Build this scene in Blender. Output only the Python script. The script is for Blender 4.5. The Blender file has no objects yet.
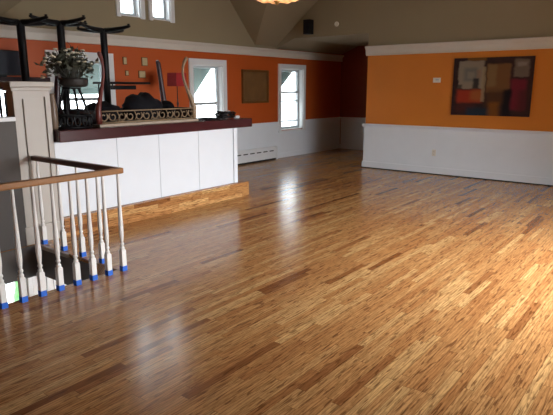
import bpy, bmesh, math, random
from mathutils import Vector, Matrix
random.seed(7)
S = bpy.context.scene
COL = S.collection
R = math.radians

# ------------------------------------------------------------------ camera, sky, lights, exposure
PITCH, AZ, EYE, FPX = R(12.48), R(37.9), 1.65, 540.0
cam_d = bpy.data.cameras.new('camera')
cam = bpy.data.objects.new('camera', cam_d)
COL.objects.link(cam)
cam_d.sensor_fit = 'HORIZONTAL'
cam_d.sensor_width = 36.0
cam_d.lens = 36.0 * FPX / 553.0
cam_d.clip_start, cam_d.clip_end = 0.02, 200
cam.location = (0, 0, EYE)
cam.rotation_euler = (R(90) - PITCH, 0, AZ - R(90))
S.camera = cam

wd = bpy.data.worlds.new('overcast_sky')
S.world = wd
wd.use_nodes = True
wn = wd.node_tree.nodes
wn['Background'].inputs[0].default_value = (0.90, 0.95, 1.0, 1)
wn['Background'].inputs[1].default_value = 11.0


def area_light(name, loc, rot, sx, sy, power, col):
    d = bpy.data.lights.new(name, 'AREA')
    d.shape = 'RECTANGLE'
    d.size, d.size_y = sx, sy
    d.energy = power
    d.color = col
    o = bpy.data.objects.new(name, d)
    o.location = loc
    o.rotation_euler = rot
    COL.objects.link(o)
    return o


# daylight entering through the large window in the front wall, behind and right of the camera
lw = area_light('daylight_front_wide', (5.3, -1.75, 1.50), (R(90 - 38), 0, 0), 2.6, 1.9, 265, (0.97, 0.97, 1.0))
lw.data.spread = R(112)

S.view_settings.view_transform = 'Standard'
S.view_settings.look = 'None'
S.view_settings.exposure = 0.0
S.view_settings.gamma = 1.0
S.view_settings.use_curve_mapping = False
S.cycles.use_denoising = True
S.cycles.max_bounces = 8
S.cycles.diffuse_bounces = 4
S.cycles.sample_clamp_indirect = 6


# ------------------------------------------------------------------ materials
def srgb(r, g, b):
    f = lambda c: (c / 255 / 12.92) if c / 255 <= 0.04045 else ((c / 255 + 0.055) / 1.055) ** 2.4
    return (f(r), f(g), f(b))


class NT:
    def __init__(self, name):
        self.m = bpy.data.materials.new(name)
        self.m.use_nodes = True
        self.t = self.m.node_tree
        self.n = self.t.nodes
        self.bsdf = self.n['Principled BSDF']

    def node(self, typ, **kw):
        n = self.n.new(typ)
        for k, v in kw.items():
            setattr(n, k, v)
        return n

    def link(self, a, b):
        self.t.links.new(a, b)

    def math(self, op, a, b=None, c=None):
        n = self.node('ShaderNodeMath', operation=op)
        for i, v in enumerate((a, b, c)):
            if v is None:
                continue
            if isinstance(v, (int, float)):
                n.inputs[i].default_value = v
            else:
                self.link(v, n.inputs[i])
        return n.outputs[0]

    def mix(self, fac, a, b, blend='MIX'):
        n = self.node('ShaderNodeMix', data_type='RGBA', blend_type=blend)
        for idx, v in ((0, fac), (6, a), (7, b)):
            if isinstance(v, (int, float)):
                n.inputs[idx].default_value = v
            elif isinstance(v, tuple):
                n.inputs[idx].default_value = (*v, 1)
            else:
                self.link(v, n.inputs[idx])
        return n.outputs[2]


def mat(name, rgb, rough=0.5, var=0.08, scale=9.0, metallic=0.0, bump=0.0, spec=0.5, stretch=(1, 1, 1)):
    k = NT(name)
    tc = k.node('ShaderNodeTexCoord')
    mp = k.node('ShaderNodeMapping')
    mp.inputs['Scale'].default_value = stretch
    k.link(tc.outputs['Object'], mp.inputs[0])
    nz = k.node('ShaderNodeTexNoise')
    nz.inputs['Scale'].default_value = scale
    nz.inputs['Detail'].default_value = 4
    k.link(mp.outputs[0], nz.inputs['Vector'])
    lo = tuple(max(0, c * (1 - var)) for c in rgb)
    hi = tuple(min(1, c * (1 + var)) for c in rgb)
    k.link(k.mix(nz.outputs['Fac'], lo, hi), k.bsdf.inputs['Base Color'])
    k.bsdf.inputs['Roughness'].default_value = rough
    k.bsdf.inputs['Metallic'].default_value = metallic
    k.bsdf.inputs['Specular IOR Level'].default_value = spec
    if bump:
        b = k.node('ShaderNodeBump')
        b.inputs['Strength'].default_value = bump
        b.inputs['Distance'].default_value = 0.01
        k.link(nz.outputs['Fac'], b.inputs['Height'])
        k.link(b.outputs[0], k.bsdf.inputs['Normal'])
    return k.m


def wood_floor(name):
    """narrow oak strips running along X"""
    k = NT(name)
    geo = k.node('ShaderNodeNewGeometry')
    sep = k.node('ShaderNodeSeparateXYZ')
    k.link(geo.outputs['Position'], sep.inputs[0])
    x, y, z = sep.outputs
    W = 0.057
    yz = k.math('ADD', y, z)
    rowf = k.math('DIVIDE', yz, W)
    row = k.math('FLOOR', rowf)
    rf = k.math('FRACT', rowf)
    wn1 = k.node('ShaderNodeTexWhiteNoise', noise_dimensions='1D')
    k.link(row, wn1.inputs['W'])
    off = k.math('MULTIPLY', wn1.outputs['Value'], 7.3)
    plen = k.math('MULTIPLY_ADD', wn1.outputs['Value'], 0.5, 0.55)
    xo = k.math('DIVIDE', k.math('ADD', x, off), plen)
    pid = k.math('FLOOR', xo)
    pf = k.math('FRACT', xo)
    cmb = k.node('ShaderNodeCombineXYZ')
    k.link(row, cmb.inputs[0])
    k.link(pid, cmb.inputs[1])
    wn2 = k.node('ShaderNodeTexWhiteNoise', noise_dimensions='2D')
    k.link(cmb.outputs[0], wn2.inputs['Vector'])
    rnd = wn2.outputs['Value']
    ramp = k.node('ShaderNodeValToRGB')
    e = ramp.color_ramp.elements
    e[0].position, e[0].color = 0.0, (*srgb(136, 84, 46), 1)
    e[1].position, e[1].color = 1.0, (*srgb(228, 182, 120), 1)
    for p, c in ((0.06, srgb(190, 133, 80)), (0.30, srgb(202, 147, 91)), (0.75, srgb(212, 160, 102))):
        q = e.new(p)
        q.color = (*c, 1)
    k.link(rnd, ramp.inputs[0])
    # grain: coordinates stretched along the board and shifted per board
    gx = k.math('MULTIPLY_ADD', rnd, 37.0, k.math('MULTIPLY', x, 2.0))
    gy = k.math('MULTIPLY_ADD', rnd, 11.0, k.math('MULTIPLY', yz, 17.0))
    gv = k.node('ShaderNodeCombineXYZ')
    k.link(gx, gv.inputs[0])
    k.link(gy, gv.inputs[1])
    n1 = k.node('ShaderNodeTexNoise')
    n1.inputs['Scale'].default_value = 3.2
    n1.inputs['Detail'].default_value = 5
    n1.inputs['Roughness'].default_value = 0.65
    n1.inputs['Distortion'].default_value = 1.2
    k.link(gv.outputs[0], n1.inputs['Vector'])
    wv = k.node('ShaderNodeTexWave', wave_type='BANDS', bands_direction='Y')
    wv.inputs['Scale'].default_value = 0.9
    wv.inputs['Distortion'].default_value = 7.0
    wv.inputs['Detail'].default_value = 3
    wv.inputs['Detail Scale'].default_value = 1.3
    k.link(gv.outputs[0], wv.inputs['Vector'])
    mr = k.node('ShaderNodeMapRange')
    mr.inputs[1].default_value, mr.inputs[2].default_value = 0.40, 0.60
    k.link(n1.outputs['Fac'], mr.inputs[0])
    g = k.math('MULTIPLY', k.math('SUBTRACT', 1.0, mr.outputs[0]), 0.40)
    c1 = k.mix(g, ramp.outputs[0], srgb(92, 50, 20), 'MIX')
    wr = k.node('ShaderNodeMapRange')
    wr.inputs[1].default_value, wr.inputs[2].default_value = 0.0, 0.35
    wr.inputs[3].default_value, wr.inputs[4].default_value = 0.38, 0.0
    k.link(wv.outputs['Fac'], wr.inputs[0])
    c2 = k.mix(wr.outputs[0], c1, srgb(84, 44, 20))
    fv = k.node('ShaderNodeCombineXYZ')
    k.link(k.math('MULTIPLY_ADD', rnd, 53.0, k.math('MULTIPLY', x, 7.0)), fv.inputs[0])
    k.link(k.math('MULTIPLY', yz, 62.0), fv.inputs[1])
    n2 = k.node('ShaderNodeTexNoise')
    n2.inputs['Scale'].default_value = 1.0
    n2.inputs['Detail'].default_value = 3
    n2.inputs['Distortion'].default_value = 0.6
    k.link(fv.outputs[0], n2.inputs['Vector'])
    fl = k.node('ShaderNodeMapRange')
    fl.inputs[1].default_value, fl.inputs[2].default_value = 0.56, 0.63
    fl.inputs[3].default_value, fl.inputs[4].default_value = 0.0, 0.62
    k.link(n2.outputs['Fac'], fl.inputs[0])
    c2 = k.mix(fl.outputs[0], c2, srgb(80, 40, 15))
    # seams between boards
    s1 = k.math('LESS_THAN', rf, 0.035)
    s2 = k.math('LESS_THAN', k.math('MULTIPLY', pf, plen), 0.003)
    seam = k.math('MAXIMUM', s1, s2)
    c3 = k.mix(k.math('MULTIPLY', seam, 0.6), c2, srgb(58, 30, 14))
    k.link(c3, k.bsdf.inputs['Base Color'])
    big = k.node('ShaderNodeTexNoise')
    big.inputs['Scale'].default_value = 1.1
    k.link(geo.outputs['Position'], big.inputs['Vector'])
    rr = k.math('MULTIPLY_ADD', big.outputs['Fac'], 0.10, 0.17)
    k.link(k.math('MULTIPLY_ADD', mr.outputs[0], -0.04, rr), k.bsdf.inputs['Roughness'])
    b = k.node('ShaderNodeBump')
    b.inputs['Strength'].default_value = 0.10
    b.inputs['Distance'].default_value = 0.004
    h = k.math('SUBTRACT', k.math('MULTIPLY_ADD', n1.outputs['Fac'], 0.5, k.math('MULTIPLY', rnd, 0.35)), k.math('MULTIPLY', seam, 0.6))
    k.link(h, b.inputs['Height'])
    k.link(b.outputs[0], k.bsdf.inputs['Normal'])
    k.bsdf.inputs['Specular IOR Level'].default_value = 0.45
    return k.m


def glass_mat(name):
    k = NT(name)
    out = k.n['Material Output']
    tr = k.node('ShaderNodeBsdfTransparent')
    gl = k.node('ShaderNodeBsdfGlossy')
    gl.inputs['Roughness'].default_value = 0.02
    fr = k.node('ShaderNodeFresnel')
    fr.inputs['IOR'].default_value = 1.35
    nz = k.node('ShaderNodeTexNoise')
    nz.inputs['Scale'].default_value = 2.0
    tr.inputs[0].default_value = (0.96, 0.98, 0.98, 1)
    mx = k.node('ShaderNodeMixShader')
    k.link(k.math('MULTIPLY', fr.outputs[0], k.math('MULTIPLY_ADD', nz.outputs['Fac'], 0.1, 0.6)), mx.inputs[0])
    k.link(tr.outputs[0], mx.inputs[1])
    k.link(gl.outputs[0], mx.inputs[2])
    k.link(mx.outputs[0], out.inputs[0])
    return k.m


M = {}
M['floor'] = wood_floor('oak_strip_floor')
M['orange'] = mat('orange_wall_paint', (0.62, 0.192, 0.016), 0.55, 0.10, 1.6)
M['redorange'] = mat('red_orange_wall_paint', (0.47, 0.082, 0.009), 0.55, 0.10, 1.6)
M['redorange_shaded'] = mat('red_orange_wall_paint_shaded', (0.27, 0.045, 0.008), 0.6, 0.10, 1.6)  # dimness of the passage painted into its wall colour
M['beige'] = mat('beige_ceiling_paint', (0.285, 0.228, 0.138), 0.85, 0.05, 2.0)
M['crown'] = mat('pale_trim_paint', (0.62, 0.57, 0.50), 0.45, 0.04, 6)
M['white'] = mat('white_trim_paint', (0.74, 0.75, 0.75), 0.38, 0.04, 5)
M['wains'] = mat('white_wainscot_paint', (0.75, 0.79, 0.83), 0.42, 0.04, 4)
M['barwhite'] = mat('white_bar_paint', (0.80, 0.84, 0.885), 0.36, 0.03, 5)
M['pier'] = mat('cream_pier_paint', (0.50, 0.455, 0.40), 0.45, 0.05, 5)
M['baluster'] = mat('cream_baluster_paint', (0.82, 0.80, 0.76), 0.35, 0.06, 30)
M['tape'] = mat('blue_masking_tape', (0.012, 0.13, 0.62), 0.6, 0.10, 40)
M['rail'] = mat('stained_oak_handrail_glare', (0.29, 0.125, 0.033), 0.35, 0.45, 14, spec=0.25, stretch=(0.15, 1, 1))  # near rail: window glare on the varnish painted in as a golden tone
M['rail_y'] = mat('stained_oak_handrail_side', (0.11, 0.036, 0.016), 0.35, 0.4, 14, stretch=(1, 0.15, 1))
M['taupe'] = mat('taupe_wall_paint', (0.10, 0.088, 0.080), 0.7, 0.06, 3)
M['burgundy'] = mat('burgundy_counter_wood', (0.052, 0.010, 0.012), 0.25, 0.35, 12, stretch=(0.2, 1, 1))
M['black'] = mat('black_painted_metal', (0.005, 0.005, 0.006), 0.5, 0.2, 12, spec=0.25)
M['blacktop'] = mat('black_laminate', (0.006, 0.006, 0.007), 0.4, 0.2, 8, spec=0.3)
M['bag'] = mat('black_nylon_cloth', (0.007, 0.007, 0.010), 0.75, 0.3, 18, bump=0.4, spec=0.2)
M['tan'] = mat('gilded_tan_wood', (0.27, 0.185, 0.105), 0.5, 0.25, 22)
M['tanpale'] = mat('pale_table_edge_wood', (0.42, 0.33, 0.25), 0.5, 0.15, 12)
M['redwood'] = mat('red_brown_wood', (0.13, 0.026, 0.020), 0.4, 0.3, 18)
M['darkwood'] = mat('dark_purple_brown_wood', (0.035, 0.012, 0.016), 0.4, 0.3, 18)
M['mahog'] = mat('mahogany_shelf_wood', (0.020, 0.004, 0.004), 0.5, 0.3, 10, spec=0.2)
M['screen'] = mat('dark_screen_glass', (0.006, 0.007, 0.016), 0.4, 0.1, 3, spec=0.2)
M['redshade'] = mat('crimson_lampshade_fabric', (0.33, 0.012, 0.016), 0.8, 0.12, 60)
M['brass'] = mat('aged_brass', (0.42, 0.28, 0.10), 0.35, 0.2, 20, metallic=0.9)
M['goldframe'] = mat('dull_gold_frame', (0.17, 0.075, 0.020), 0.4, 0.25, 24, metallic=0.3)
M['canvas'] = mat('brown_picture_canvas', (0.16, 0.075, 0.020), 0.7, 0.35, 5)
M['plastic'] = mat('ivory_plastic', (0.72, 0.68, 0.60), 0.4, 0.04, 10)
M['plaque'] = mat('cream_plaque', (0.50, 0.40, 0.22), 0.5, 0.2, 40)
M['dark'] = mat('dark_gap', (0.012, 0.011, 0.010), 0.6, 0.1, 10)
M['leaf'] = mat('grey_green_leaf', (0.060, 0.062, 0.040), 0.6, 0.35, 25)
M['petal'] = mat('cream_petal', (0.62, 0.58, 0.44), 0.6, 0.15, 25)
M['stem'] = mat('dark_stem', (0.030, 0.026, 0.014), 0.6, 0.2, 25)
M['vase'] = mat('brown_ceramic', (0.17, 0.115, 0.075), 0.4, 0.2, 14)
M['bowl'] = mat('dark_woven_planter', (0.020, 0.016, 0.013), 0.6, 0.4, 40, bump=0.5)
M['awning'] = mat('grey_green_awning_cloth', (0.14, 0.18, 0.165), 0.8, 0.12, 4)


def translucent(m, col, fac):
    t = m.node_tree
    o = t.nodes['Material Output']
    tl = t.nodes.new('ShaderNodeBsdfTranslucent')
    tl.inputs[0].default_value = (*col, 1)
    mx = t.nodes.new('ShaderNodeMixShader')
    mx.inputs[0].default_value = fac
    t.links.new(t.nodes['Principled BSDF'].outputs[0], mx.inputs[1])
    t.links.new(tl.outputs[0], mx.inputs[2])
    t.links.new(mx.outputs[0], o.inputs[0])


translucent(M['awning'], (0.10, 0.125, 0.115), 0.5)
M['sash'] = mat('grey_white_sash_paint', (0.46, 0.50, 0.52), 0.4, 0.05, 6)
M['heater'] = mat('white_enamel', (0.72, 0.74, 0.75), 0.35, 0.03, 5)
M['paper'] = mat('crumpled_white_paper', (0.75, 0.75, 0.74), 0.7, 0.06, 20)
M['hedge'] = mat('bright_green_foliage', (0.16, 0.46, 0.14), 0.7, 0.5, 6)
M['concrete'] = mat('pale_ground', (0.62, 0.63, 0.62), 0.8, 0.1, 2)
M['tilefloor'] = mat('lower_floor', (0.30, 0.26, 0.22), 0.6, 0.1, 3)
M['glass'] = glass_mat('window_glass')


def lamp_glass():
    k = NT('amber_lamp_glass')
    tc = k.node('ShaderNodeTexCoord')
    v = k.node('ShaderNodeTexVoronoi')
    v.inputs['Scale'].default_value = 16
    k.link(tc.outputs['Object'], v.inputs['Vector'])
    r = k.node('ShaderNodeValToRGB')
    e = r.color_ramp.elements
    e[0].position, e[0].color = 0.0, (0.9, 0.62, 0.32, 1)
    e[1].position, e[1].color = 1.0, (0.30, 0.05, 0.02, 1)
    q = e.new(0.45)
    q.color = (0.80, 0.42, 0.15, 1)
    k.link(v.outputs['Distance'], r.inputs[0])
    k.link(r.outputs[0], k.bsdf.inputs['Base Color'])
    k.link(r.outputs[0], k.bsdf.inputs['Emission Color'])
    k.bsdf.inputs['Emission Strength'].default_value = 1.1
    k.bsdf.inputs['Roughness'].default_value = 0.2
    return k.m


M['lampglass'] = lamp_glass()


# ------------------------------------------------------------------ mesh helpers
def box(bm, x0, x1, y0, y1, z0, z1):
    v = [bm.verts.new((x, y, z)) for x in (x0, x1) for y in (y0, y1) for z in (z0, z1)]
    for f in ((0, 1, 3, 2), (4, 6, 7, 5), (0, 4, 5, 1), (2, 3, 7, 6), (0, 2, 6, 4), (1, 5, 7, 3)):
        bm.faces.new([v[i] for i in f])
    return v


def bevel(bm, w, seg=2):
    bmesh.ops.bevel(bm, geom=list(bm.edges), offset=w, segments=seg, profile=0.6, affect='EDGES', clamp_overlap=True)


def lathe(bm, prof, n=16, c=(0, 0)):
    rings = []
    for z, r in prof:
        rings.append([bm.verts.new((c[0] + r * math.cos(2 * math.pi * i / n), c[1] + r * math.sin(2 * math.pi * i / n), z)) for i in range(n)])
    for a, b in zip(rings, rings[1:]):
        for i in range(n):
            bm.faces.new((a[i], a[(i + 1) % n], b[(i + 1) % n], b[i]))
    bm.faces.new(rings[0][::-1])
    bm.faces.new(rings[-1])


def tube(bm, pts, rad, n=8, closed=False):
    pts = [Vector(p) for p in pts]
    m = len(pts)
    if not hasattr(rad, '__len__'):
        rad = [rad] * m
    rings = []
    prev = None
    for i, p in enumerate(pts):
        if closed:
            t = pts[(i + 1) % m] - pts[i - 1]
        else:
            t = pts[min(i + 1, m - 1)] - pts[max(i - 1, 0)]
        t.normalize()
        if prev is None:
            ref = Vector((0, 0, 1)) if abs(t.z) < 0.9 else Vector((1, 0, 0))
            a = t.cross(ref).normalized()
        else:
            a = (prev - t * prev.dot(t)).normalized()
        prev = a
        b = t.cross(a)
        rings.append([bm.verts.new(p + (a * math.cos(2 * math.pi * j / n) + b * math.sin(2 * math.pi * j / n)) * rad[i]) for j in range(n)])
    prs = list(zip(rings, rings[1:]))
    if closed:
        prs.append((rings[-1], rings[0]))
    for a, b in prs:
        for j in range(n):
            bm.faces.new((a[j], a[(j + 1) % n], b[(j + 1) % n], b[j]))
    if not closed:
        bm.faces.new(rings[0][::-1])
        bm.faces.new(rings[-1])


def prism_x(bm, yz, x0, x1):
    a = [bm.verts.new((x0, y, z)) for y, z in yz]
    b = [bm.verts.new((x1, y, z)) for y, z in yz]
    n = len(yz)
    bm.faces.new(a)
    bm.faces.new(b[::-1])
    for i in range(n):
        bm.faces.new((a[i], b[i], b[(i + 1) % n], a[(i + 1) % n]))


def prism_y(bm, xz, y0, y1):
    a = [bm.verts.new((x, y0, z)) for x, z in xz]
    b = [bm.verts.new((x, y1, z)) for x, z in xz]
    n = len(xz)
    bm.faces.new(a)
    bm.faces.new(b[::-1])
    for i in range(n):
        bm.faces.new((a[i], b[i], b[(i + 1) % n], a[(i + 1) % n]))


def blob(bm, c, r, sub=2, sq=(1, 1, 1), jit=0.0):
    res = bmesh.ops.create_icosphere(bm, subdivisions=sub, radius=1.0)
    for v in res['verts']:
        k = 1 + random.uniform(-jit, jit)
        v.co = Vector((c[0] + v.co.x * r * sq[0] * k, c[1] + v.co.y * r * sq[1] * k, c[2] + v.co.z * r * sq[2] * k))


def obj(name, bm, m, parent=None, smooth=False, loc=None):
    bmesh.ops.recalc_face_normals(bm, faces=bm.faces)
    me = bpy.data.meshes.new(name)
    bm.to_mesh(me)
    bm.free()
    me.materials.append(M[m] if isinstance(m, str) else m)
    if smooth:
        for p in me.polygons:
            p.use_smooth = True
    o = bpy.data.objects.new(name, me)
    COL.objects.link(o)
    if parent is not None:
        o.parent = parent
    if loc is not None:
        o.location = loc
    return o


def B(*a, bev=0.0):
    bm = bmesh.new()
    box(bm, *a)
    if bev:
        bevel(bm, bev)
    return bm


def L(prof, n=16, c=(0, 0)):
    bm = bmesh.new()
    lathe(bm, prof, n, c)
    return bm


def T(pts, rad, n=8, closed=False):
    bm = bmesh.new()
    tube(bm, pts, rad, n, closed)
    return bm


def thing(name, label, cat, loc=(0, 0, 0), rz=0.0, group=None):
    o = bpy.data.objects.new(name, None)
    COL.objects.link(o)
    o.location = loc
    o.rotation_euler = (0, 0, rz)
    o.empty_display_size = 0.1
    o['label'] = label
    o['category'] = cat
    if group:
        o['group'] = group
    return o


def tag(o, label, cat, group=None):
    o['label'] = label
    o['category'] = cat
    if group:
        o['group'] = group
    return o


def struct(name, bm, m, parent=None, smooth=False):
    o = obj(name, bm, m, parent, smooth)
    if parent is None:
        o['kind'] = 'structure'
    return o


def srootempty(name, loc=(0, 0, 0)):
    o = bpy.data.objects.new(name, None)
    COL.objects.link(o)
    o.location = loc
    o['kind'] = 'structure'
    return o


def dup(root, loc, rz=None, label=None):
    r = root.copy()
    COL.objects.link(r)
    r.location = loc
    if rz is not None:
        r.rotation_euler = (0, 0, rz)
    if label:
        r['label'] = label
    for ch in list(root.children):
        c = ch.copy()
        COL.objects.link(c)
        c.parent = r
        for g in list(ch.children):
            d = g.copy()
            COL.objects.link(d)
            d.parent = c
    return r


# ------------------------------------------------------------------ the setting
XL, XR, XF = -2.6, 10.17, 13.05      # left wall, right wall, far end of the passage
YF, YB = -1.7, 7.93                  # front wall (behind camera), back wall
YE = 5.55                            # where the right wall ends
ZW = 2.57                            # top of the walls
HX, HY0, HY1 = 2.86, 4.10, 5.50      # stairwell opening: right edge, near edge, far edge

bm = bmesh.new()
box(bm, XL, HX, YF, HY0, -0.34, 0)
box(bm, HX, XF + 0.2, YF, YB + 0.2, -0.34, 0)
box(bm, XL, HX, HY1, YB + 0.2, -0.34, 0)
struct('floor', bm, 'floor')

# painted fascia lining the stairwell opening under the floor edge
struct('trim_1', B(HX - 0.015, HX, HY0 + 0.35, HY1, -0.345, -0.035), 'taupe')
struct('trim_2', B(XL, HX - 0.015, HY1 - 0.015, HY1, -0.345, -0.002), 'taupe')
struct('trim_3', B(HX - 0.03, HX + 0.004, HY0 + 0.8, HY1 - 0.015, -0.035, 0.004), 'pier')


def wall_holes(x0, x1, z0, z1, y0, y1, holes):
    """wall in the XZ plane with rectangular openings (hx0, hx1, hz0, hz1)"""
    xs = sorted({x0, x1, *[h[0] for h in holes], *[h[1] for h in holes]})
    zs = sorted({z0, z1, *[h[2] for h in holes], *[h[3] for h in holes]})
    xs = [x for x in xs if x0 <= x <= x1]
    zs = [z for z in zs if z0 <= z <= z1]
    bm = bmesh.new()
    for a, b in zip(xs, xs[1:]):
        run = None
        for c, d in zip(zs, zs[1:]):
            mx, mz = (a + b) / 2, (c + d) / 2
            inside = any(h[0] < mx < h[1] and h[2] < mz < h[3] for h in holes)
            if not inside:
                box(bm, a, b, y0, y1, c, d)
    bmesh.ops.remove_doubles(bm, verts=bm.verts, dist=1e-5)
    return bm


# windows: opening x0, x1, z0, z1
W_A = (2.95, 4.02, 0.80, 1.68)
W_B = (4.62, 5.60, 0.95, 2.10)
W_C = (7.53, 8.36, 0.85, 2.10)
W_D = (10.34, 11.24, 0.66, 2.10)
W_E = (5.92, 6.34, 2.84, 4.15)
W_F = (6.60, 7.02, 2.84, 4.15)
struct('trim_17', B(XL, XR + 0.1, YB - 0.012, YB, 2.50, ZW + 0.005), 'beige')
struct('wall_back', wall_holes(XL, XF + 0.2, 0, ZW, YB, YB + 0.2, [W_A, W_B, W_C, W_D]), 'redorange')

struct('wall_exterior', wall_holes(-8, XF + 0.2, -2.9, 2.7, YB + 0.2, YB + 0.22, [W_A, W_B, W_C, W_D, (2.0, 5.2, -2.6, -0.38)]), 'white')

# beige gable above the back wall, with two small windows
GXL, GXR, GS, MS, ZC = 3.82, 9.42, 1.05, 0.80, 4.6
bm = wall_holes(GXL, GXR, ZW, 5.0, YB, YB + 0.2, [W_E, W_F])
struct('wall_gable', bm, 'beige')

# ceiling: back slope, cross gable over the small windows, flat middle, front slope
yc = YB - (ZC - ZW) / MS
gx0, gx1 = GXL + (ZC - ZW) / GS, GXR - (ZC - ZW) / GS
bm = bmesh.new()


def poly(*p):
    bm.faces.new([bm.verts.new(q) for q in p])


poly((GXR, YB, ZW), (XR + .1, YB, ZW), (XR + .1, yc, ZC), (gx1, yc, ZC))
poly((XL, YB, ZW), (GXL, YB, ZW), (gx0, yc, ZC), (XL, yc, ZC))
poly((GXR, YB, ZW), (gx1, yc, ZC), (gx1, YB + .2, ZC), (GXR, YB + .2, ZW))
poly((GXL, YB, ZW), (gx0, yc, ZC), (gx0, YB + .2, ZC), (GXL, YB + .2, ZW))
poly((gx0, yc, ZC), (gx1, yc, ZC), (gx1, YB + .2, ZC), (gx0, YB + .2, ZC))
yf = YF + (ZC - ZW) / MS
poly((XL, yc, ZC), (XR + .1, yc, ZC), (XR + .1, yf, ZC), (XL, yf, ZC))
poly((XL, YF, ZW), (XR + .1, YF, ZW), (XR + .1, yf, ZC), (XL, yf, ZC))
bmesh.ops.remove_doubles(bm, verts=bm.verts, dist=1e-4)
bmesh.ops.recalc_face_normals(bm, faces=bm.faces)
ceil = struct('ceiling', bm, 'beige')
sol = ceil.modifiers.new('thick', 'SOLIDIFY')
sol.thickness = 0.12
sol.offset = 1.0
sol.use_even_offset = False

# right wall: orange below the crown, beige gable over it and over the opening into the passage
struct('wall_right', B(XR, XR + 0.16, YF, YE, 0, 2.46), 'orange')
ZH = 2.73
bm = bmesh.new()
prism_x(bm, [(YF, 2.46), (YE, 2.46), (YE, ZH), (7.42, ZH), (YB, 2.53), (YB, ZW + 0.05), (yc, ZC + .05), (yf, ZC + .05), (YF, ZW + .05)], XR, XR + 0.16)
struct('wall_right_upper', bm, 'beige')
# passage beyond the right wall
bm = bmesh.new()
prism_x(bm, [(4.3, ZH), (7.42, ZH), (YB, 2.53), (YB, 2.7), (7.42, 2.9), (4.3, 2.9)], XR + 0.16, XF + 0.2)
struct('ceiling_passage', bm, 'beige')
struct('wall_passage', B(XF, XF + 0.2, 4.3, YB, 0, ZH), 'redorange_shaded')
struct('wall_passage_side', B(XR + 0.16, XF, 4.2, 4.3, 0, ZH), 'redorange_shaded')

# walls behind and beside the camera (front wall has the big windows the daylight comes through)
W_G = (4.0, 6.6, 0.5, 2.4)
struct('wall_front', wall_holes(XL, XR + 0.16, 0, ZW, YF - 0.2, YF, [W_G]), 'orange')
bm = bmesh.new()
prism_x(bm, [(YF - .2, -0.34), (YB + .2, -0.34), (YB + .2, ZW), (yc, ZC + .05), (yf, ZC + .05), (YF - .2, ZW)], XL - 0.2, XL)
struct('wall_left', bm, 'orange')

# trims
struct('trim_4', B(XL, XF, YB - 0.045, YB, 2.34, 2.50, bev=0.012), 'crown')                 # crown, back wall
bm = bmesh.new()
prism_x(bm, [(YB, 2.44), (YB - 0.05, 2.45), (YB - 0.085, 2.49), (YB - 0.085, 2.51), (YB, 2.51)], XL, XF)
struct('trim_5', bm, 'crown')
bm = bmesh.new()
prism_y(bm, [(XR, 2.29), (XR - 0.03, 2.295), (XR - 0.045, 2.33), (XR - 0.05, 2.40), (XR - 0.09, 2.455), (XR - 0.09, 2.475), (XR, 2.475)], YF, YE + 0.03)
struct('trim_6', bm, 'crown')                                                              # crown, right wall

# wainscot, chair rail and baseboard along the right wall (turns the corner at its free end)
struct('trim_7', B(XR - 0.025, XR + 0.02, YF, YE + 0.02, 0.0, 0.885), 'wains')
struct('trim_8', B(XR + 0.02, XR + 0.16, YE, YE + 0.02, 0.0, 0.885), 'wains')
bm = bmesh.new()
prism_y(bm, [(XR, 0.86), (XR - 0.035, 0.87), (XR - 0.05, 0.895), (XR - 0.065, 0.905), (XR - 0.065, 0.925), (XR, 0.925)], YF, YE + 0.055)
struct('trim_9', bm, 'wains')
struct('trim_10', B(XR, XR + 0.16, YE, YE + 0.055, 0.895, 0.925), 'wains')
struct('baseboard_right', B(XR - 0.045, XR - 0.02, YF, YE + 0.04, 0.015, 0.14, bev=0.006), 'wains')
struct('trim_11', B(XR - 0.055, XR - 0.02, YF, YE + 0.045, 0.0, 0.018), 'dark')

# wainscot along the back wall and round the passage
bm = bmesh.new()
box(bm, XL, W_D[0], YB - 0.02, YB, 0, 0.84)
box(bm, W_D[1], XF, YB - 0.02, YB, 0, 0.84)
box(bm, W_D[0], W_D[1], YB - 0.02, YB, 0, 0.64)
struct('trim_12', bm, 'wains')
bm = bmesh.new()
box(bm, XL, W_D[0] - 0.1, YB - 0.045, YB, 0.84, 0.87)
box(bm, W_D[1] + 0.13, XF, YB - 0.045, YB, 0.84, 0.87)
struct('trim_13', bm, 'wains')
struct('baseboard_back', B(XL, XF, YB - 0.035, YB - 0.019, 0.0, 0.12, bev=0.005), 'wains')
struct('trim_14', B(XF - 0.02, XF, 4.3, YB - 0.045, 0, 0.87), 'wains')
struct('baseboard_passage', B(XF - 0.035, XF - 0.019, 4.3, YB - 0.05, 0, 0.12), 'wains')


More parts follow.
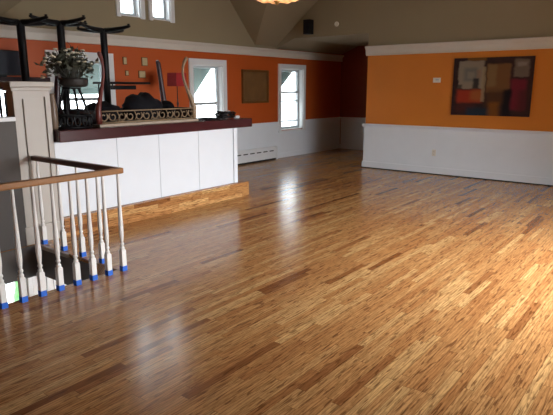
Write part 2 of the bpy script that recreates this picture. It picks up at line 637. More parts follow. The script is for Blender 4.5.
# ------------------------------------------------------------------ windows
def window(name, w, rails, casing=0.11, sill=True, y=YB, sgn=1, reveal_mat='white'):
    """casing, jamb liner, sashes and panes; sgn=1: room is on the -Y side"""
    x0, x1, z0, z1 = w
    r = srootempty(name, ((x0 + x1) / 2, y, z0))
    dx, h = (x1 - x0) / 2, z1 - z0
    s = sgn
    bm = bmesh.new()
    ya, yb = sorted((-0.03 * s, 0.0))
    box(bm, -dx - casing, -dx, ya, yb, -0.02, h)
    box(bm, dx, dx + casing, ya, yb, -0.02, h)
    box(bm, -dx - casing, dx + casing, ya, yb, h, h + casing)
    obj('casing', bm, 'white', r)
    bm = bmesh.new()
    ya, yb = sorted((0.0, 0.20 * s))
    t = 0.02
    box(bm, -dx, -dx + t, ya, yb, 0, h)
    box(bm, dx - t, dx, ya, yb, 0, h)
    box(bm, -dx + t, dx - t, ya, yb, h - t, h)
    box(bm, -dx + t, dx - t, ya, yb, 0, t)
    obj('jamb', bm, reveal_mat, r)
    if sill:
        ya, yb = sorted((-0.05 * s, 0.02 * s))
        bm = B(-dx - casing - 0.015, dx + casing + 0.015, ya, yb, -0.045, -0.015, bev=0.004)
        obj('sill', bm, 'white', r)
    ya, yb = sorted((0.10 * s, 0.135 * s))
    bm = bmesh.new()
    st = 0.045
    box(bm, -dx + t, -dx + t + st, ya, yb, t, h - t)
    box(bm, dx - t - st, dx - t, ya, yb, t, h - t)
    box(bm, -dx + t + st, dx - t - st, ya, yb, t, t + st)
    box(bm, -dx + t + st, dx - t - st, ya, yb, h - t - st, h - t)
    for zr, hh in rails:
        box(bm, -dx + t + st, dx - t - st, ya, yb, zr - z0 - hh / 2, zr - z0 + hh / 2)
    obj('sash', bm, 'sash', r)
    ym = 0.118 * s
    obj('pane', B(-dx + t + st - .004, dx - t - st + .004, ym - 0.002, ym + 0.002, t + st - .004, h - t - st + .004), 'glass', r)
    return r


window('window_1', W_A, [(1.22, 0.04)], casing=0.03)
window('window_2', W_B, [(1.47, 0.05)])
window('window_3', W_C, [(1.34, 0.06), (1.57, 0.012)])
window('window_4', W_D, [(1.55, 0.045), (1.34, 0.03), (0.86, 0.03)], casing=0.10)
window('window_5', W_E, [], casing=0.085, sill=False)
window('window_6', W_F, [], casing=0.085, sill=False)
window('window_7', W_G, [(1.9, 0.05)], y=YF, sgn=-1)


def awning(w, label, ex=0.0, D=0.62):
    x0, x1, z0, z1 = w
    r = thing('window_awning', label, 'awning', ((x0 + x1) / 2, YB + 0.22, z1), 0, 'awnings outside the back windows')
    dx = (x1 - x0) / 2 - 0.02
    P = 0.62
    bm = bmesh.new()
    prism_x(bm, [(0, 0.04), (P, -D + 0.03), (P, -D - 0.10), (P - 0.012, -D - 0.10), (P - 0.012, -D + 0.01), (0, 0.02)], -dx, dx + ex)
    obj('canopy', bm, 'awning', r)
    for sx in (-1, 1):
        obj('bracket', T([(sx * dx + (ex if sx > 0 else 0), 0, -D), (sx * dx + (ex if sx > 0 else 0), P - 0.02, -D)], 0.008, 6), 'sash', r)
    return r


awning(W_B, 'grey green awning outside the window behind the potted flowers', 0.42, 0.46)
awning(W_C, 'grey green awning outside the window above the right end of the bar')
awning(W_D, 'grey green awning outside the narrow window beside the passage')

# outside ground and lower storey seen under the floor edge
struct('ground', B(-30, 40, YB + 0.2, 40, -3.0, -2.9), 'concrete')
struct('floor_lower', B(XL, 9, 2.5, 9.6, -2.9, -2.8), 'tilefloor')
W_L = (2.55, 3.38, -2.0, -0.42)
struct('wall_lower', wall_holes(XL, 9, -2.8, -0.345, 6.9, 7.05, [W_L]), 'wains')
bm = bmesh.new()
for i in range(7):
    box(bm, 3.45 + i * 0.10, 3.535 + i * 0.10, 6.885, 6.9, -2.8, -0.345)
struct('trim_15', bm, 'white')
struct('wall_lower_left', B(XL - 0.2, XL, 2.3, 7.05, -2.8, -0.345), 'wains')
struct('wall_lower_front', B(XL, 6.0, 2.3, 2.5, -2.8, -0.345), 'wains')
window('window_8', W_L, [(-1.2, 0.04)], casing=0.06, y=6.9)

# taupe half wall behind the stairwell with its white cap
struct('wall_stair', B(XL, 2.755, 5.52, 5.64, 0, 1.32), 'taupe')
struct('trim_16', B(XL, 2.75, 5.49, 5.67, 1.32, 1.365, bev=0.006), 'white')

# ------------------------------------------------------------------ pier at the end of the bar
p = thing('panelled_pier', 'cream panelled pillar at the left end of the bar', 'pillar', (2.957, 5.605, 0))
bm = bmesh.new()
hw, hd = 0.198, 0.06
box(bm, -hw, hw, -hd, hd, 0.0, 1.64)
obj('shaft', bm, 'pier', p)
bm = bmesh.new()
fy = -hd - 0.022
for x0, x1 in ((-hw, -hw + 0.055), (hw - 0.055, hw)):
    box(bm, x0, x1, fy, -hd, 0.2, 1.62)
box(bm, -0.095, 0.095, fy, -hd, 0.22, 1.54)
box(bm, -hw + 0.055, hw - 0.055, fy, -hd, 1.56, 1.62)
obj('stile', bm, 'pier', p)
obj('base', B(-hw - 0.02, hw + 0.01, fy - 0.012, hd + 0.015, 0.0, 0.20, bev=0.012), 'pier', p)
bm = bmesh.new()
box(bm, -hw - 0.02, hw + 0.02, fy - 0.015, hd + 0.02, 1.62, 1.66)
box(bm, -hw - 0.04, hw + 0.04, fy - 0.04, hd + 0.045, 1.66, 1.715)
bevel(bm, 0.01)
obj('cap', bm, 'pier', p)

# ------------------------------------------------------------------ the bar
b = thing('bar_cabinet', 'long white panelled bar front beside the wooden floor', 'bar', (0, 0, 0))
obj('carcass', B(3.17, 6.12, 5.57, 5.62, 0.22, 1.07), 'barwhite', b)
obj('end_panel', B(6.10, 6.14, 5.56, 5.80, 0.22, 1.07), 'barwhite', b)
edges = [3.17, 3.98, 4.63, 5.34, 6.06]
for x0, x1 in zip(edges, edges[1:]):
    obj('panel', B(x0 + 0.003, x1 - 0.003, 5.55, 5.57, 0.225, 1.07, bev=0.004), 'barwhite', b)
obj('corner_board', B(6.066, 6.145, 5.54, 5.57, 0.225, 1.07, bev=0.004), 'barwhite', b)
k = obj('plinth', B(3.17, 6.33, 5.475, 5.82, 0.0, 0.222, bev=0.006), 'floor', b)
k['label'] = 'oak strip faced plinth under the white bar'
t = obj('bar_counter', B(3.17, 6.36, 5.42, 5.84, 1.072, 1.200, bev=0.012), 'burgundy')
tag(t, 'dark burgundy wooden counter running along the top of the white bar', 'counter')
t = thing('back_counter', 'dark service counter behind the bar holding the upturned tables', 'counter', (0, 0, 0))
obj('body', B(3.26, 5.50, 5.86, 7.34, 0.0, 1.165), 'blacktop', t)
obj('worktop', B(3.24, 5.52, 5.845, 7.36, 1.165, 1.200, bev=0.006), 'burgundy', t)

# ------------------------------------------------------------------ stair railing
rl = thing('stair_railing', 'white baluster railing with stained handrail around the stairwell', 'railing', (0, 0, 0))


def handrail(x0, x1, y0, y1, m):
    bm = B(x0, x1, y0, y1, 0.905, 0.958, bev=0.014)
    return obj('handrail', bm, m, rl)


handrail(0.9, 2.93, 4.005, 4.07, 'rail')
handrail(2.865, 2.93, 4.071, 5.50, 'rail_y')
prof = [(0.205, 0.0205), (0.222, 0.0215), (0.232, 0.014), (0.242, 0.014), (0.250, 0.0195), (0.262, 0.0195), (0.270, 0.0135),
        (0.30, 0.0165), (0.34, 0.0205), (0.38, 0.0215), (0.43, 0.0205), (0.60, 0.0165), (0.80, 0.0125), (0.906, 0.0115)]


def baluster_mesh():
    bm = bmesh.new()
    lathe(bm, prof, 12)
    v = box(bm, -0.0225, 0.0225, -0.0225, 0.0225, 0.0, 0.195)
    bmesh.ops.create_cone(bm, cap_ends=True, segments=4, radius1=0.0225 * 1.41, radius2=0.020, depth=0.014,
                          matrix=Matrix.Translation((0, 0, 0.202)) @ Matrix.Rotation(R(45), 4, 'Z'))
    return bm


spots = [(2.885 - 0.158 * i, 4.04) for i in range(11)] + [(2.90, 4.385), (2.90, 4.72), (2.90, 5.055), (2.90, 5.44)]
b0 = obj('baluster', baluster_mesh(), 'baluster', rl)
b0.location = (*spots[0], 0)
tp = obj('masking_tape', B(-0.0245, 0.0245, -0.0245, 0.0245, 0.001, 0.048), 'tape', b0)
tp['label'] = 'blue masking tape wrapped round the baluster foot'
for x, y in spots[1:]:
    c = b0.copy()
    COL.objects.link(c)
    c.parent = rl
    c.location = (x, y, 0)
    d = tp.copy()
    COL.objects.link(d)
    d.parent = c

# ------------------------------------------------------------------ upturned carved table lying on the bar
TX0, TX1, TY0, TY1, TZ = 3.76, 5.28, 5.53, 6.30, 1.202
t = thing('carved_table', 'upturned carved tan table with fretwork apron lying on the bar', 'table', ((TX0 + TX1) / 2, (TY0 + TY1) / 2, TZ))
hx, hy = (TX1 - TX0) / 2, (TY1 - TY0) / 2
o = obj('tabletop', B(-hx - 0.03, hx + 0.03, -hy - 0.03, hy + 0.03, 0.0, 0.032, bev=0.008), 'tanpale', t)


def fret(y, sy, m, n=6):
    """pierced scrollwork apron: two rails, end blocks and rows of paired C scrolls"""
    bm = bmesh.new()
    zb, zt = 0.034, 0.185
    box(bm, -hx, hx, y - 0.012, y + 0.012, zb, zb + 0.018)
    box(bm, -hx, hx, y - 0.012, y + 0.012, zt - 0.014, zt)
    step = 2 * hx / n
    zc, hh = (zb + zt) / 2 + 0.002, (zt - zb) / 2 - 0.018
    for i in range(n):
        cx = -hx + step * (i + 0.5)
        for s in (-1, 1):
            pts = []
            for j in range(15):          # spiral curling inward
                a = j / 14 * 2.0 * math.pi
                rr = 1.0 - 0.62 * j / 14
                pts.append((cx + s * (step * 0.25 + step * 0.22 * rr * math.cos(a + 2.4)), y, zc + hh * rr * math.sin(a + 2.4)))
            tube(bm, pts, 0.0075, 6)
        blob(bm, (cx, y, zc), 0.016, 1, (0.8, 0.8, 1.4))
        tube(bm, [(cx - step / 2, y, zb + 0.01), (cx - step * 0.38, y, zc), (cx - step / 2, y, zt - 0.01)], 0.0065, 6)
    return obj('apron', bm, m, t, True)


fret(-hy + 0.02, -1, 'tan')
bm = bmesh.new()
box(bm, -hx + 0.03, hx - 0.03, hy - 0.03, hy - 0.01, 0.034, 0.185)
obj('apron', bm, 'darkwood', t)
for s in (-1, 1):
    obj('apron', B(s * hx - 0.012, s * hx + 0.012, -hy + 0.05, hy - 0.05, 0.034, 0.185), 'darkwood', t)


def cab_leg(sx, sy, m):
    """cabriole leg pointing up: knee bulges out, ankle draws in, foot flicks out"""
    f = [(0.03, 0.000, 0.036), (0.12, 0.012, 0.040), (0.20, 0.010, 0.037), (0.28, -0.018, 0.030), (0.38, -0.055, 0.024),
         (0.48, -0.092, 0.020), (0.57, -0.120, 0.0175), (0.65, -0.128, 0.0165), (0.72, -0.122, 0.0175), (0.78, -0.108, 0.022),
         (0.82, -0.085, 0.026), (0.845, -0.068, 0.022), (0.855, -0.062, 0.010)]
    pts = [(sx * (hx - 0.01 + d * 1.0), sy * (hy - 0.03 + d * 0.35), z) for z, d, r in f]
    return obj('leg', T(pts, [r for *_, r in f], 10), m, t, True)


cab_leg(1, -1, 'tan')
cab_leg(-1, -1, 'redwood')


def back_leg(sx, m):
    pts = [(sx * (hx + 0.02), hy - 0.02, 0.03), (sx * (hx + 0.09), hy - 0.02, 0.25), (sx * (hx + 0.05), hy - 0.02, 0.55), (sx * (hx + 0.015), hy - 0.02, 0.80), (sx * (hx - 0.005), hy - 0.02, 0.83)]
    return obj('leg', T(pts, [0.05, 0.045, 0.034, 0.034, 0.022], 10), m, t, True)


back_leg(1, 'darkwood')
back_leg(-1, 'darkwood')

# ------------------------------------------------------------------ upturned pub tables on the back counter
ZBC = 1.202


def pub_table(loc, rz, label, h):
    t = thing('pedestal_table', label, 'table', loc, rz, 'upturned black pedestal tables behind the bar')
    obj('tabletop', L([(0.0, 0.27), (0.004, 0.285), (0.028, 0.285), (0.032, 0.27)], 32), 'blacktop', t)
    obj('column', L([(0.032, 0.10), (0.045, 0.095), (0.055, 0.048), (h - 0.06, 0.048), (h - 0.05, 0.06), (h - 0.01, 0.06)], 16), 'black', t, True)
    for i in range(4):
        a = i * math.pi / 2
        c, s = math.cos(a), math.sin(a)
        pts = [(0.03 * c, 0.03 * s, h - 0.025), (0.15 * c, 0.15 * s, h - 0.024), (0.32 * c, 0.32 * s, h - 0.008), (0.43 * c, 0.43 * s, h + 0.012), (0.455 * c, 0.455 * s, h + 0.015)]
        f = obj('foot', T(pts, [0.036, 0.032, 0.026, 0.020, 0.012], 8), 'black', t, True)
        obj('leveller', L([(h + 0.015, 0.012), (h + 0.042, 0.018), (h + 0.046, 0.014)], 8, (0.43 * c, 0.43 * s)), 'black', f)
    return t


pt = pub_table((3.54, 6.72, ZBC), R(14), 'upturned black pedestal table at the far left above the white pillar', 1.255)
q = dup(pt, (4.07, 6.72, ZBC), R(10), 'upturned black pedestal table rising behind the potted flowers')
q.scale.z = 1.03
dup(pt, (4.73, 6.74, ZBC), R(16), 'upturned black pedestal table furthest right, above the tan carved table')

# small C-shaped side table standing among them
t = thing('side_table', 'flat black C-shaped side table behind the carved table', 'table', (5.35, 7.20, ZBC))
obj('tabletop', B(-0.44, 0.42, -0.15, 0.15, 0.505, 0.54, bev=0.006), 'blacktop', t)
k = obj('tray', B(-0.31, 0.13, -0.155, 0.13, 0.425, 0.487, bev=0.006), 'black', t)
bm = bmesh.new()
for y in (-0.12, 0.12):
    tube(bm, [(-0.36, y, 0.01), (-0.36, y, 0.515)], 0.012, 8)
    tube(bm, [(-0.36, y, 0.012), (0.14, y, 0.012)], 0.012, 8)
    tube(bm, [(-0.28, y, 0.45), (-0.28, y, 0.505)], 0.008, 8)
obj('frame', bm, 'black', t)

# black cloth bundles lying inside the upturned table
def bundle(loc, sx, sy, sz, label):
    bm = bmesh.new()
    blob(bm, (0, 0, sz * 0.82), 1, 3, (sx, sy, sz), 0.03)
    for v in bm.verts:
        if v.co.z < 0.0:
            v.co.z = 0.0
        a = math.atan2(v.co.y, v.co.x)
        v.co.x *= 1 + 0.07 * math.sin(5 * a + v.co.z * 20)
        v.co.z *= 1 + 0.10 * math.sin(9 * v.co.x / sx)
    o = obj('cloth_bundle', bm, 'bag', None, True, loc)
    return tag(o, label, 'bundle', 'black bundles in the upturned table')


bundle((4.72, 5.97, 1.238), 0.30, 0.20, 0.185, 'black cloth bundle humped behind the middle of the fretwork apron')
bundle((5.15, 5.98, 1.238), 0.09, 0.17, 0.125, 'smaller black bundle against the dark straight back leg of the carved table')
bundle((4.10, 5.98, 1.238), 0.25, 0.20, 0.13, 'low black bundle behind the left part of the fretwork apron')

# ------------------------------------------------------------------ planter of flowers, its stand and vase
t = thing('plant_stand', 'black openwork stand with splayed legs holding the flower planter', 'stand', (3.50, 5.66, ZBC))
bm = bmesh.new()
n = 24
for zz in (0.012, 0.145):
    tube(bm, [(0.20 * math.cos(2 * math.pi * i / n), 0.15 * math.sin(2 * math.pi * i / n), zz) for i in range(n)], 0.011, 6, True)
for i in range(14):
    a = 2 * math.pi * i / 14
    c = Vector((0.20 * math.cos(a), 0.15 * math.sin(a), 0.078))
    u = Vector((-math.sin(a), math.cos(a), 0))
    tube(bm, [c + u * (0.030 * math.cos(q * math.pi / 5)) + Vector((0, 0, 0.052 * math.sin(q * math.pi / 5))) for q in range(10)], 0.010, 6, True)
obj('openwork_base', bm, 'black', t, True)
for sx in (-1, 1):
    for sy in (-1, 1):
        obj('leg', T([(sx * 0.13, sy * 0.10, 0.145), (sx * 0.10, sy * 0.075, 0.30), (sx * 0.065, sy * 0.05, 0.44)], 0.015, 8), 'black', t)
obj('stretcher', T([(0.115 * math.cos(2 * math.pi * i / 20), 0.09 * math.sin(2 * math.pi * i / 20), 0.205) for i in range(20)], 0.011, 6, True), 'black', t)
obj('plate', L([(0.438, 0.10), (0.452, 0.105), (0.456, 0.10)], 20), 'black', t)

t = thing('potted_flowers', 'grey green plant with cream flowers in a dark planter beside the pillar', 'plant', (3.53, 5.66, ZBC + 0.458))
obj('planter', L([(0.0, 0.12), (0.01, 0.15), (0.04, 0.16), (0.08, 0.165), (0.10, 0.16), (0.095, 0.14)], 24), 'bowl', t, True)
bm = bmesh.new()
bl = bmesh.new()
bp = bmesh.new()
for i in range(72):
    a = random.uniform(0, 2 * math.pi)
    sp = random.uniform(0.05, 1.0)
    tip = Vector((math.cos(a) * 0.40 * sp, math.sin(a) * 0.16 * sp, 0.37 - 0.24 * sp * sp + random.uniform(-0.08, 0.10)))
    base = Vector((math.cos(a) * 0.08, math.sin(a) * 0.06, 0.10))
    mid = base.lerp(tip, 0.5) + Vector((0, 0, 0.05))
    tube(bm, [base, mid, tip], [0.005, 0.004, 0.003], 5)
    for q in range(6):
        f = random.uniform(0.3, 1.0)
        c = base.lerp(mid, f * 2) if f < 0.5 else mid.lerp(tip, f * 2 - 1)
        d = Vector((random.uniform(-1, 1), random.uniform(-1, 1), random.uniform(-0.3, 0.8))).normalized()
        w = d.cross(Vector((random.uniform(-1, 1), random.uniform(-1, 1), random.uniform(-1, 1)))).normalized()
        ln, wd_ = random.uniform(0.05, 0.09), random.uniform(0.014, 0.024)
        nn = d.cross(w) * 0.006
        vs = [bl.verts.new(c), bl.verts.new(c + d * ln * 0.5 + w * wd_ + nn), bl.verts.new(c + d * ln), bl.verts.new(c + d * ln * 0.5 - w * wd_ + nn)]
        bl.faces.new(vs)
    if i % 2 == 0:
        for q in range(6):
            aa = q * math.pi / 3
            blob(bp, tip + Vector((0.013 * math.cos(aa), 0.013 * math.sin(aa), 0)), 0.015, 1, (1, 1, 0.7))
obj('stems', bm, 'stem', t)
obj('leaves', bl, 'leaf', t)
obj('blossoms', bp, 'petal', t, True)

t = obj('vase', L([(0, 0.034), (0.02, 0.042), (0.12, 0.046), (0.24, 0.044), (0.32, 0.034), (0.37, 0.028), (0.39, 0.036), (0.385, 0.028)], 20), 'vase', None, True, (3.24, 5.63, ZBC))
tag(t, 'tall brown vase on the bar tucked beside the pillar', 'vase')

# ------------------------------------------------------------------ things at the right end of the bar
bm = bmesh.new()
pts = []
for i in range(120):
    a = i * 0.42
    rr = 0.085 + 0.03 * math.sin(i * 0.37) + 0.012 * math.sin(i * 1.1)
    pts.append((rr * 1.5 * math.cos(a) + 0.01 * math.sin(i), rr * math.sin(a), 0.012 + 0.075 * (0.5 + 0.5 * math.sin(i * 0.53)) + 0.0002 * i))
tube(bm, pts, 0.0105, 6)
o = obj('cable_coil', bm, 'black', None, True, (5.98, 5.62, 1.2005))
tag(o, 'tangled coil of black cable lying near the right end of the bar', 'cable')
o = thing('power_adapter', 'white plug adapter lying in the black cable coil', 'adapter', (6.02, 5.60, 1.285))
obj('body', B(-0.025, 0.025, -0.02, 0.02, 0, 0.035, bev=0.005), 'paper', o)
obj('prong', B(-0.006, -0.002, -0.004, 0.004, 0.034, 0.055), 'brass', o)
bm = bmesh.new()
blob(bm, (0, 0, 0.020), 0.042, 3, (1.5, 1, 0.55), 0.12)
for v in bm.verts:
    v.co.z = max(v.co.z, 0)
o = obj('paper_ball', bm, 'paper', None, False, (6.20, 5.60, 1.2005))
tag(o, 'crumpled white paper at the right end of the bar', 'paper')
t = thing('tray', 'flat black serving tray on the bar beside the carved table', 'tray', (5.62, 5.64, 1.2005), R(8))
obj('base', B(-0.16, 0.16, -0.11, 0.11, 0, 0.012, bev=0.004), 'black', t)
bm = bmesh.new()
tube(bm, [(-0.16, -0.11, 0.02), (0.16, -0.11, 0.02), (0.16, 0.11, 0.02), (-0.16, 0.11, 0.02)], 0.010, 6, True)
obj('rim', bm, 'black', t)

# crimson lamp on a slim cabinet behind the bar
t = thing('bar_cabinet_low', 'dark low cabinet under the crimson lamp behind the bar', 'cabinet', (6.32, 7.2, 0))
obj('body', B(-0.35, 0.35, -0.2, 0.2, 0, 1.12), 'mahog', t)
obj('top', B(-0.37, 0.37, -0.22, 0.22, 1.12, 1.15, bev=0.006), 'burgundy', t)
t = thing('table_lamp', 'small table lamp with square crimson shade behind the carved leg', 'lamp', (6.42, 7.15, 1.15))
obj('base', L([(0, 0.07), (0.015, 0.07), (0.03, 0.03), (0.06, 0.015)], 16), 'brass', t, True)
obj('stem', L([(0.06, 0.012), (0.2, 0.012), (0.24, 0.02), (0.28, 0.010), (0.56, 0.007)], 12), 'darkwood', t, True)
bm = bmesh.new()
s0, s1 = 0.118, 0.112
for zz, s in ((0.52, s0), (0.74, s1)):
    pass
a = [bm.verts.new((x * s0, y * s0, 0.53)) for x, y in ((-1, -1), (1, -1), (1, 1), (-1, 1))]
c = [bm.verts.new((x * s1, y * s1, 0.75)) for x, y in ((-1, -1), (1, -1), (1, 1), (-1, 1))]
for i in range(4):
    bm.faces.new((a[i], a[(i + 1) % 4], c[(i + 1) % 4], c[i]))
o = obj('shade', bm, 'redshade', t)
sm = o.modifiers.new('thick', 'SOLIDIFY')
sm.thickness = 0.006

# ------------------------------------------------------------------ behind the bar, left: shelf with television, black chair
t = thing('wall_shelf', 'dark mahogany wall shelf under the television behind the pillar', 'shelf', (3.54, YB - 0.02, 1.71))
obj('board', B(-0.9, 0.82, -0.34, 0, 0.0, 0.09, bev=0.008), 'mahog', t)
for x in (-0.6, 0.5):
    bm = bmesh.new()
    prism_x(bm, [(0, 0), (-0.26, 0), (0, -0.22)], x, x + 0.03)
    obj('bracket', bm, 'mahog', t)
t = thing('television', 'dark flat television on the wall shelf at the upper left', 'television', (3.58, 7.68, 1.80))
obj('stand', B(-0.16, 0.16, -0.09, 0.09, 0, 0.02, bev=0.005), 'black', t)
obj('body', B(-0.5, 0.49, -0.02, 0.05, 0.02, 0.36, bev=0.008), 'black', t)
obj('screen', B(-0.47, 0.46, -0.023, -0.018, 0.045, 0.335), 'screen', t)

t = thing('bar_chair', 'black slat back bar chair standing behind the half wall at far left', 'chair', (2.90, 6.02, 0), R(180))
obj('seat', B(-0.21, 0.21, -0.2, 0.2, 0.95, 0.99, bev=0.01), 'black', t)
for sx in (-1, 1):
    obj('leg', T([(sx * 0.19, 0.19, 0.0), (sx * 0.18, 0.17, 0.95)], 0.018, 8), 'black', t)
    obj('leg', T([(sx * 0.19, -0.20, 0.0), (sx * 0.18, -0.18, 0.97), (sx * 0.19, -0.24, 1.64)], 0.018, 8), 'black', t)
for q in range(5):
    x = -0.13 + q * 0.065
    obj('slat', B(x - 0.014, x + 0.014, -0.225, -0.21, 0.99, 1.60), 'black', t)
obj('top_rail', T([(-0.20, -0.235, 1.64), (-0.1, -0.25, 1.67), (0.1, -0.25, 1.67), (0.20, -0.235, 1.64)], 0.026, 8), 'redwood', t, True)
obj('footrest', T([(-0.185, 0.185, 0.35), (0.185, 0.185, 0.35)], 0.012, 8), 'black', t)

# ------------------------------------------------------------------ on the back wall
for x, z, w, h, lab in ((5.95, 2.105, 0.08, 0.13, 'small cream wall plaque, upper left of the four beside the window'),
                        (6.37, 2.105, 0.13, 0.15, 'small cream wall plaque, upper right of the four on the red orange wall'),
                        (5.98, 1.90, 0.07, 0.09, 'tiny cream wall plaque, lower left of the four above the side table'),
                        (6.30, 1.885, 0.15, 0.13, 'small cream wall plaque, lower right of the four above the side table')):
    t = thing('wall_plaque', lab, 'plaque', (x, YB, z), 0, 'cream plaques on the back wall')
    obj('frame', B(-w / 2, w / 2, -0.018, 0, -h / 2, h / 2, bev=0.003), 'goldframe', t)
    obj('face', B(-w / 2 + 0.012, w / 2 - 0.012, -0.022, -0.017, -h / 2 + 0.012, h / 2 - 0.012), 'plaque', t)

t = thing('framed_picture', 'gold framed brown picture hung between the two windows', 'picture', (9.40, YB, 1.68))
w, h, fw = 0.45, 0.36, 0.06
bm = bmesh.new()
box(bm, -w, -w + fw, -0.05, 0, -h, h)
box(bm, w - fw, w, -0.05, 0, -h, h)
box(bm, -w + fw, w - fw, -0.05, 0, h - fw, h)
box(bm, -w + fw, w - fw, -0.05, 0, -h, -h + fw)
bevel(bm, 0.012, 2)
obj('frame', bm, 'goldframe', t)
obj('canvas', B(-w + fw, w - fw, -0.025, 0, -h + fw, h - fw), 'canvas', t)

t = thing('baseboard_heater', 'long white baseboard heater under the framed picture', 'heater', (9.30, YB - 0.036, 0))
bm = bmesh.new()
prism_x(bm, [(0, 0.04), (-0.07, 0.04), (-0.07, 0.22), (-0.04, 0.30), (0, 0.31)], -0.75, 0.75)
obj('cover', bm, 'heater', t)
for i in range(6):
    x = -0.66 + i * 0.23
    obj('vent_slot', B(x, x + 0.15, -0.073, -0.06, 0.205, 0.228), 'dark', t)
for sx in (-1, 1):
    obj('end_cap', B(sx * 0.77 - 0.02, sx * 0.77 + 0.02, -0.078, 0, 0.0, 0.315, bev=0.006), 'heater', t)
obj('toe_gap', B(-0.75, 0.75, -0.055, -0.005, 0.0, 0.04), 'dark', t)

# ------------------------------------------------------------------ on the right wall
def painting_material():
    k = NT('abstract_canvas_paint')
    tc = k.node('ShaderNodeTexCoord')
    nz = k.node('ShaderNodeTexNoise')
    nz.inputs['Scale'].default_value = 9
    nz.inputs['Detail'].default_value = 4
    k.link(tc.outputs['Generated'], nz.inputs['Vector'])
    sep = k.node('ShaderNodeSeparateXYZ')
    k.link(tc.outputs['Generated'], sep.inputs[0])
    sn = k.node('ShaderNodeSeparateColor')
    k.link(nz.outputs['Color'], sn.inputs[0])
    u = k.math('ADD', k.math('SUBTRACT', 1.0, sep.outputs[1]), k.math('MULTIPLY_ADD', sn.outputs[0], 0.05, -0.025))
    v = k.math('ADD', k.math('SUBTRACT', 1.0, sep.outputs[2]), k.math('MULTIPLY_ADD', sn.outputs[1], 0.06, -0.03))
    col = None

    def ss(x, a, b):
        n = k.node('ShaderNodeMapRange', interpolation_type='SMOOTHSTEP')
        n.inputs[1].default_value, n.inputs[2].default_value = a, b
        k.link(x, n.inputs[0])
        return n.outputs[0]
    base = k.mix(nz.outputs['Fac'], (0.012, 0.006, 0.008), (0.05, 0.022, 0.018))
    col = base
    layers = [  # u0 u1 v0 v1 colour softness opacity
        (0.18, 0.42, -0.05, 0.05, (0.202, 0.086, 0.014), 0.015, 0.8),
        (0.07, 0.40, 0.05, 0.53, (0.245, 0.194, 0.137), 0.015, 1),
        (0.14, 0.32, 0.17, 0.40, (0.144, 0.133, 0.115), 0.03, 0.9),
        (0.18, 0.28, 0.24, 0.36, (0.238, 0.194, 0.144), 0.02, 0.8),
        (0.27, 0.345, 0.34, 0.54, (0.022, 0.020, 0.022), 0.02, 0.95),
        (0.31, 0.36, 0.20, 0.34, (0.259, 0.122, 0.072), 0.02, 0.5),
        (0.05, 0.13, 0.46, 0.55, (0.022, 0.018, 0.014), 0.02, 0.8),
        (0.06, 0.40, 0.55, 0.78, (0.302, 0.032, 0.013), 0.03, 1),
        (0.25, 0.40, 0.56, 0.74, (0.302, 0.094, 0.022), 0.05, 0.9),
        (0.06, 0.30, 0.80, 0.93, (0.072, 0.014, 0.011), 0.05, 0.8),
        (0.20, 0.52, 0.86, 1.1, (0.011, 0.025, 0.040), 0.04, 0.9),
        (0.375, 0.425, 0.16, 0.76, (0.288, 0.216, 0.122), 0.012, 0.75),
        (0.44, 0.73, 0.11, 0.60, (0.166, 0.072, 0.025), 0.02, 1),
        (0.45, 0.56, 0.12, 0.50, (0.216, 0.130, 0.054), 0.03, 0.8),
        (0.45, 0.70, 0.56, 0.85, (0.079, 0.032, 0.013), 0.06, 0.9),
        (0.49, 0.62, 0.76, 1.1, (0.216, 0.072, 0.011), 0.04, 0.85),
        (0.77, 0.95, 0.04, 0.34, (0.144, 0.108, 0.079), 0.02, 1),
        (0.80, 0.92, 0.09, 0.16, (0.288, 0.245, 0.202), 0.02, 0.6),
        (0.74, 0.93, 0.38, 0.90, (0.144, 0.012, 0.022), 0.03, 1),
        (0.66, 0.76, 0.55, 1.1, (0.007, 0.004, 0.007), 0.03, 0.95),
        (0.84, 0.95, 0.55, 0.92, (0.065, 0.014, 0.014), 0.06, 0.8),
    ]
    for u0, u1, v0, v1, c, s, op in layers:
        mu = k.math('MULTIPLY', ss(u, u0 - s, u0 + s), k.math('SUBTRACT', 1.0, ss(u, u1 - s, u1 + s)))
        mv = k.math('MULTIPLY', ss(v, v0 - s, v0 + s), k.math('SUBTRACT', 1.0, ss(v, v1 - s, v1 + s)))
        col = k.mix(k.math('MULTIPLY', k.math('MULTIPLY', mu, mv), op), col, c)
    k.link(col, k.bsdf.inputs['Base Color'])
    k.bsdf.inputs['Specular IOR Level'].default_value = 0.2
    k.bsdf.inputs['Roughness'].default_value = 0.6
    return k.m


t = thing('abstract_painting', 'wide abstract painting of grey, red and brown blocks on orange wall', 'painting', (XR - 0.002, 3.045, 1.67))
obj('stretcher', B(-0.034, 0, -0.685, 0.685, -0.505, 0.505), 'dark', t)
obj('canvas', B(-0.040, -0.033, -0.69, 0.69, -0.51, 0.51), painting_material(), t)

t = thing('thermostat', 'small white thermostat on the orange wall left of the painting', 'thermostat', (XR, 4.06, 1.795))
obj('back_plate', B(-0.012, 0, -0.075, 0.075, -0.045, 0.045, bev=0.004), 'plastic', t)
obj('dial_box', B(-0.034, -0.012, -0.062, 0.062, -0.034, 0.034, bev=0.005), 'plastic', t)
obj('display', B(-0.036, -0.033, -0.045, 0.015, -0.006, 0.02), 'sash', t)

t = thing('wall_outlet', 'white electrical outlet in the wainscot under the thermostat', 'outlet', (XR - 0.025, 4.02, 0.42))
obj('cover_plate', B(-0.008, 0, -0.038, 0.038, -0.062, 0.062, bev=0.003), 'plastic', t)
for z in (-0.026, 0.026):
    o = obj('socket', B(-0.011, -0.007, -0.018, 0.018, z - 0.015, z + 0.015, bev=0.002), 'plastic', t)
    for y in (-0.007, 0.007):
        obj('slot', B(-0.0118, -0.0105, y - 0.0015, y + 0.0015, z - 0.006, z + 0.006), 'dark', o)

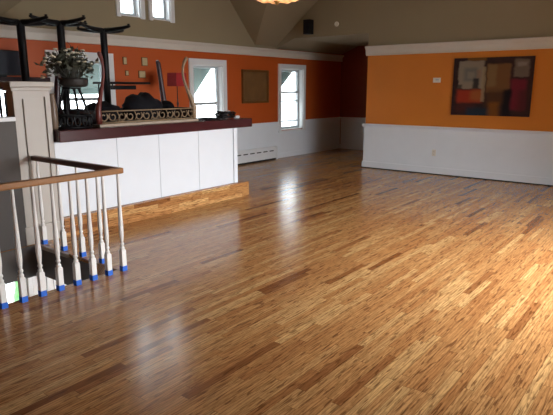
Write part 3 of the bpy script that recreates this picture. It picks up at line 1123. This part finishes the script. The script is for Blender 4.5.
t = thing('wall_speaker', 'black loudspeaker mounted high in the corner over the passage', 'speaker', (XR, 6.95, 2.93))
obj('bracket', T([(0, 0.06, 0), (-0.04, 0.05, 0), (-0.09, 0.03, 0)], 0.016, 8), 'black', t)
bm = B(-0.22, -0.06, -0.095, 0.075, -0.15, 0.15, bev=0.012)
o = obj('box', bm, 'black', t)
obj('grille', B(-0.226, -0.219, -0.08, 0.06, -0.135, 0.135, bev=0.003), 'bag', o)

t = thing('smoke_detector', 'small cream detector on the beige wall right of the loudspeaker', 'detector', (XR, 6.31, 2.96))
bm = bmesh.new()
lathe(bm, [(0, 0.05), (0.02, 0.05), (0.032, 0.04), (0.036, 0.02)], 20)
bmesh.ops.rotate(bm, verts=bm.verts, cent=(0, 0, 0), matrix=Matrix.Rotation(R(-90), 3, 'Y'))
obj('housing', bm, 'plastic', t, True)
bm = bmesh.new()
lathe(bm, [(0.034, 0.012), (0.06, 0.008)], 12)
bmesh.ops.rotate(bm, verts=bm.verts, cent=(0, 0, 0), matrix=Matrix.Rotation(R(-90), 3, 'Y'))
obj('sensor', bm, 'plastic', t, True)

# ------------------------------------------------------------------ pendant lamp
PX, PY, PZ = 3.95, 3.07, 2.385
t = thing('pendant_lamp', 'amber scalloped glass pendant lamp hanging from the ceiling', 'lamp', (PX, PY, PZ))
bm = bmesh.new()
n, rings = 64, []
for z, r, am in ((0.006, 0.03, 0.0), (0.002, 0.09, 0.06), (0.004, 0.15, 0.12), (0.022, 0.185, 0.16), (0.07, 0.205, 0.14), (0.13, 0.185, 0.08)):
    rings.append([bm.verts.new(((r * (1 + am * abs(math.cos(4 * 2 * math.pi * i / n)) - am / 2)) * math.cos(2 * math.pi * i / n),
                                (r * (1 + am * abs(math.cos(4 * 2 * math.pi * i / n)) - am / 2)) * math.sin(2 * math.pi * i / n),
                                z + 0.012 * am / 0.1 * (1 - abs(math.cos(4 * 2 * math.pi * i / n))))) for i in range(n)])
for a, c in zip(rings, rings[1:]):
    for i in range(n):
        bm.faces.new((a[i], a[(i + 1) % n], c[(i + 1) % n], c[i]))
o = obj('glass_bowl', bm, 'lampglass', t, True)
sm = o.modifiers.new('thick', 'SOLIDIFY')
sm.thickness = 0.005
obj('finial', L([(-0.025, 0.004), (-0.018, 0.014), (-0.004, 0.018), (0.004, 0.030), (0.01, 0.028)], 14), 'brass', t, True)
obj('rod', L([(0.01, 0.007), (ZC - PZ - 0.04, 0.007)], 8), 'brass', t)
obj('ceiling_rose', L([(ZC - PZ - 0.05, 0.02), (ZC - PZ - 0.03, 0.06), (ZC - PZ, 0.065)], 18), 'brass', t, True)
ld = bpy.data.lights.new('pendant_bulb', 'POINT')
ld.energy = 18
ld.color = (1.0, 0.72, 0.42)
ld.shadow_soft_size = 0.04
lo = bpy.data.objects.new('pendant_bulb', ld)
lo.location = (PX, PY, PZ + 0.12)
COL.objects.link(lo)

# ------------------------------------------------------------------ shrub outside the lower window
t = thing('garden_shrub', 'slender bright green shrub outside the lower window seen through the stairwell', 'shrub', (4.06, 8.55, -2.9))
bm = bmesh.new()
for i in range(26):
    a = random.uniform(0, 2 * math.pi)
    z = random.uniform(0.5, 2.7)
    blob(bm, (0.035 * math.cos(a), 0.05 * math.sin(a), z), random.uniform(0.05, 0.085), 2, (1, 1, 1.6), 0.2)
obj('foliage', bm, 'hedge', t)
obj('trunk', L([(0, 0.04), (1.0, 0.03)], 8), 'stem', t)
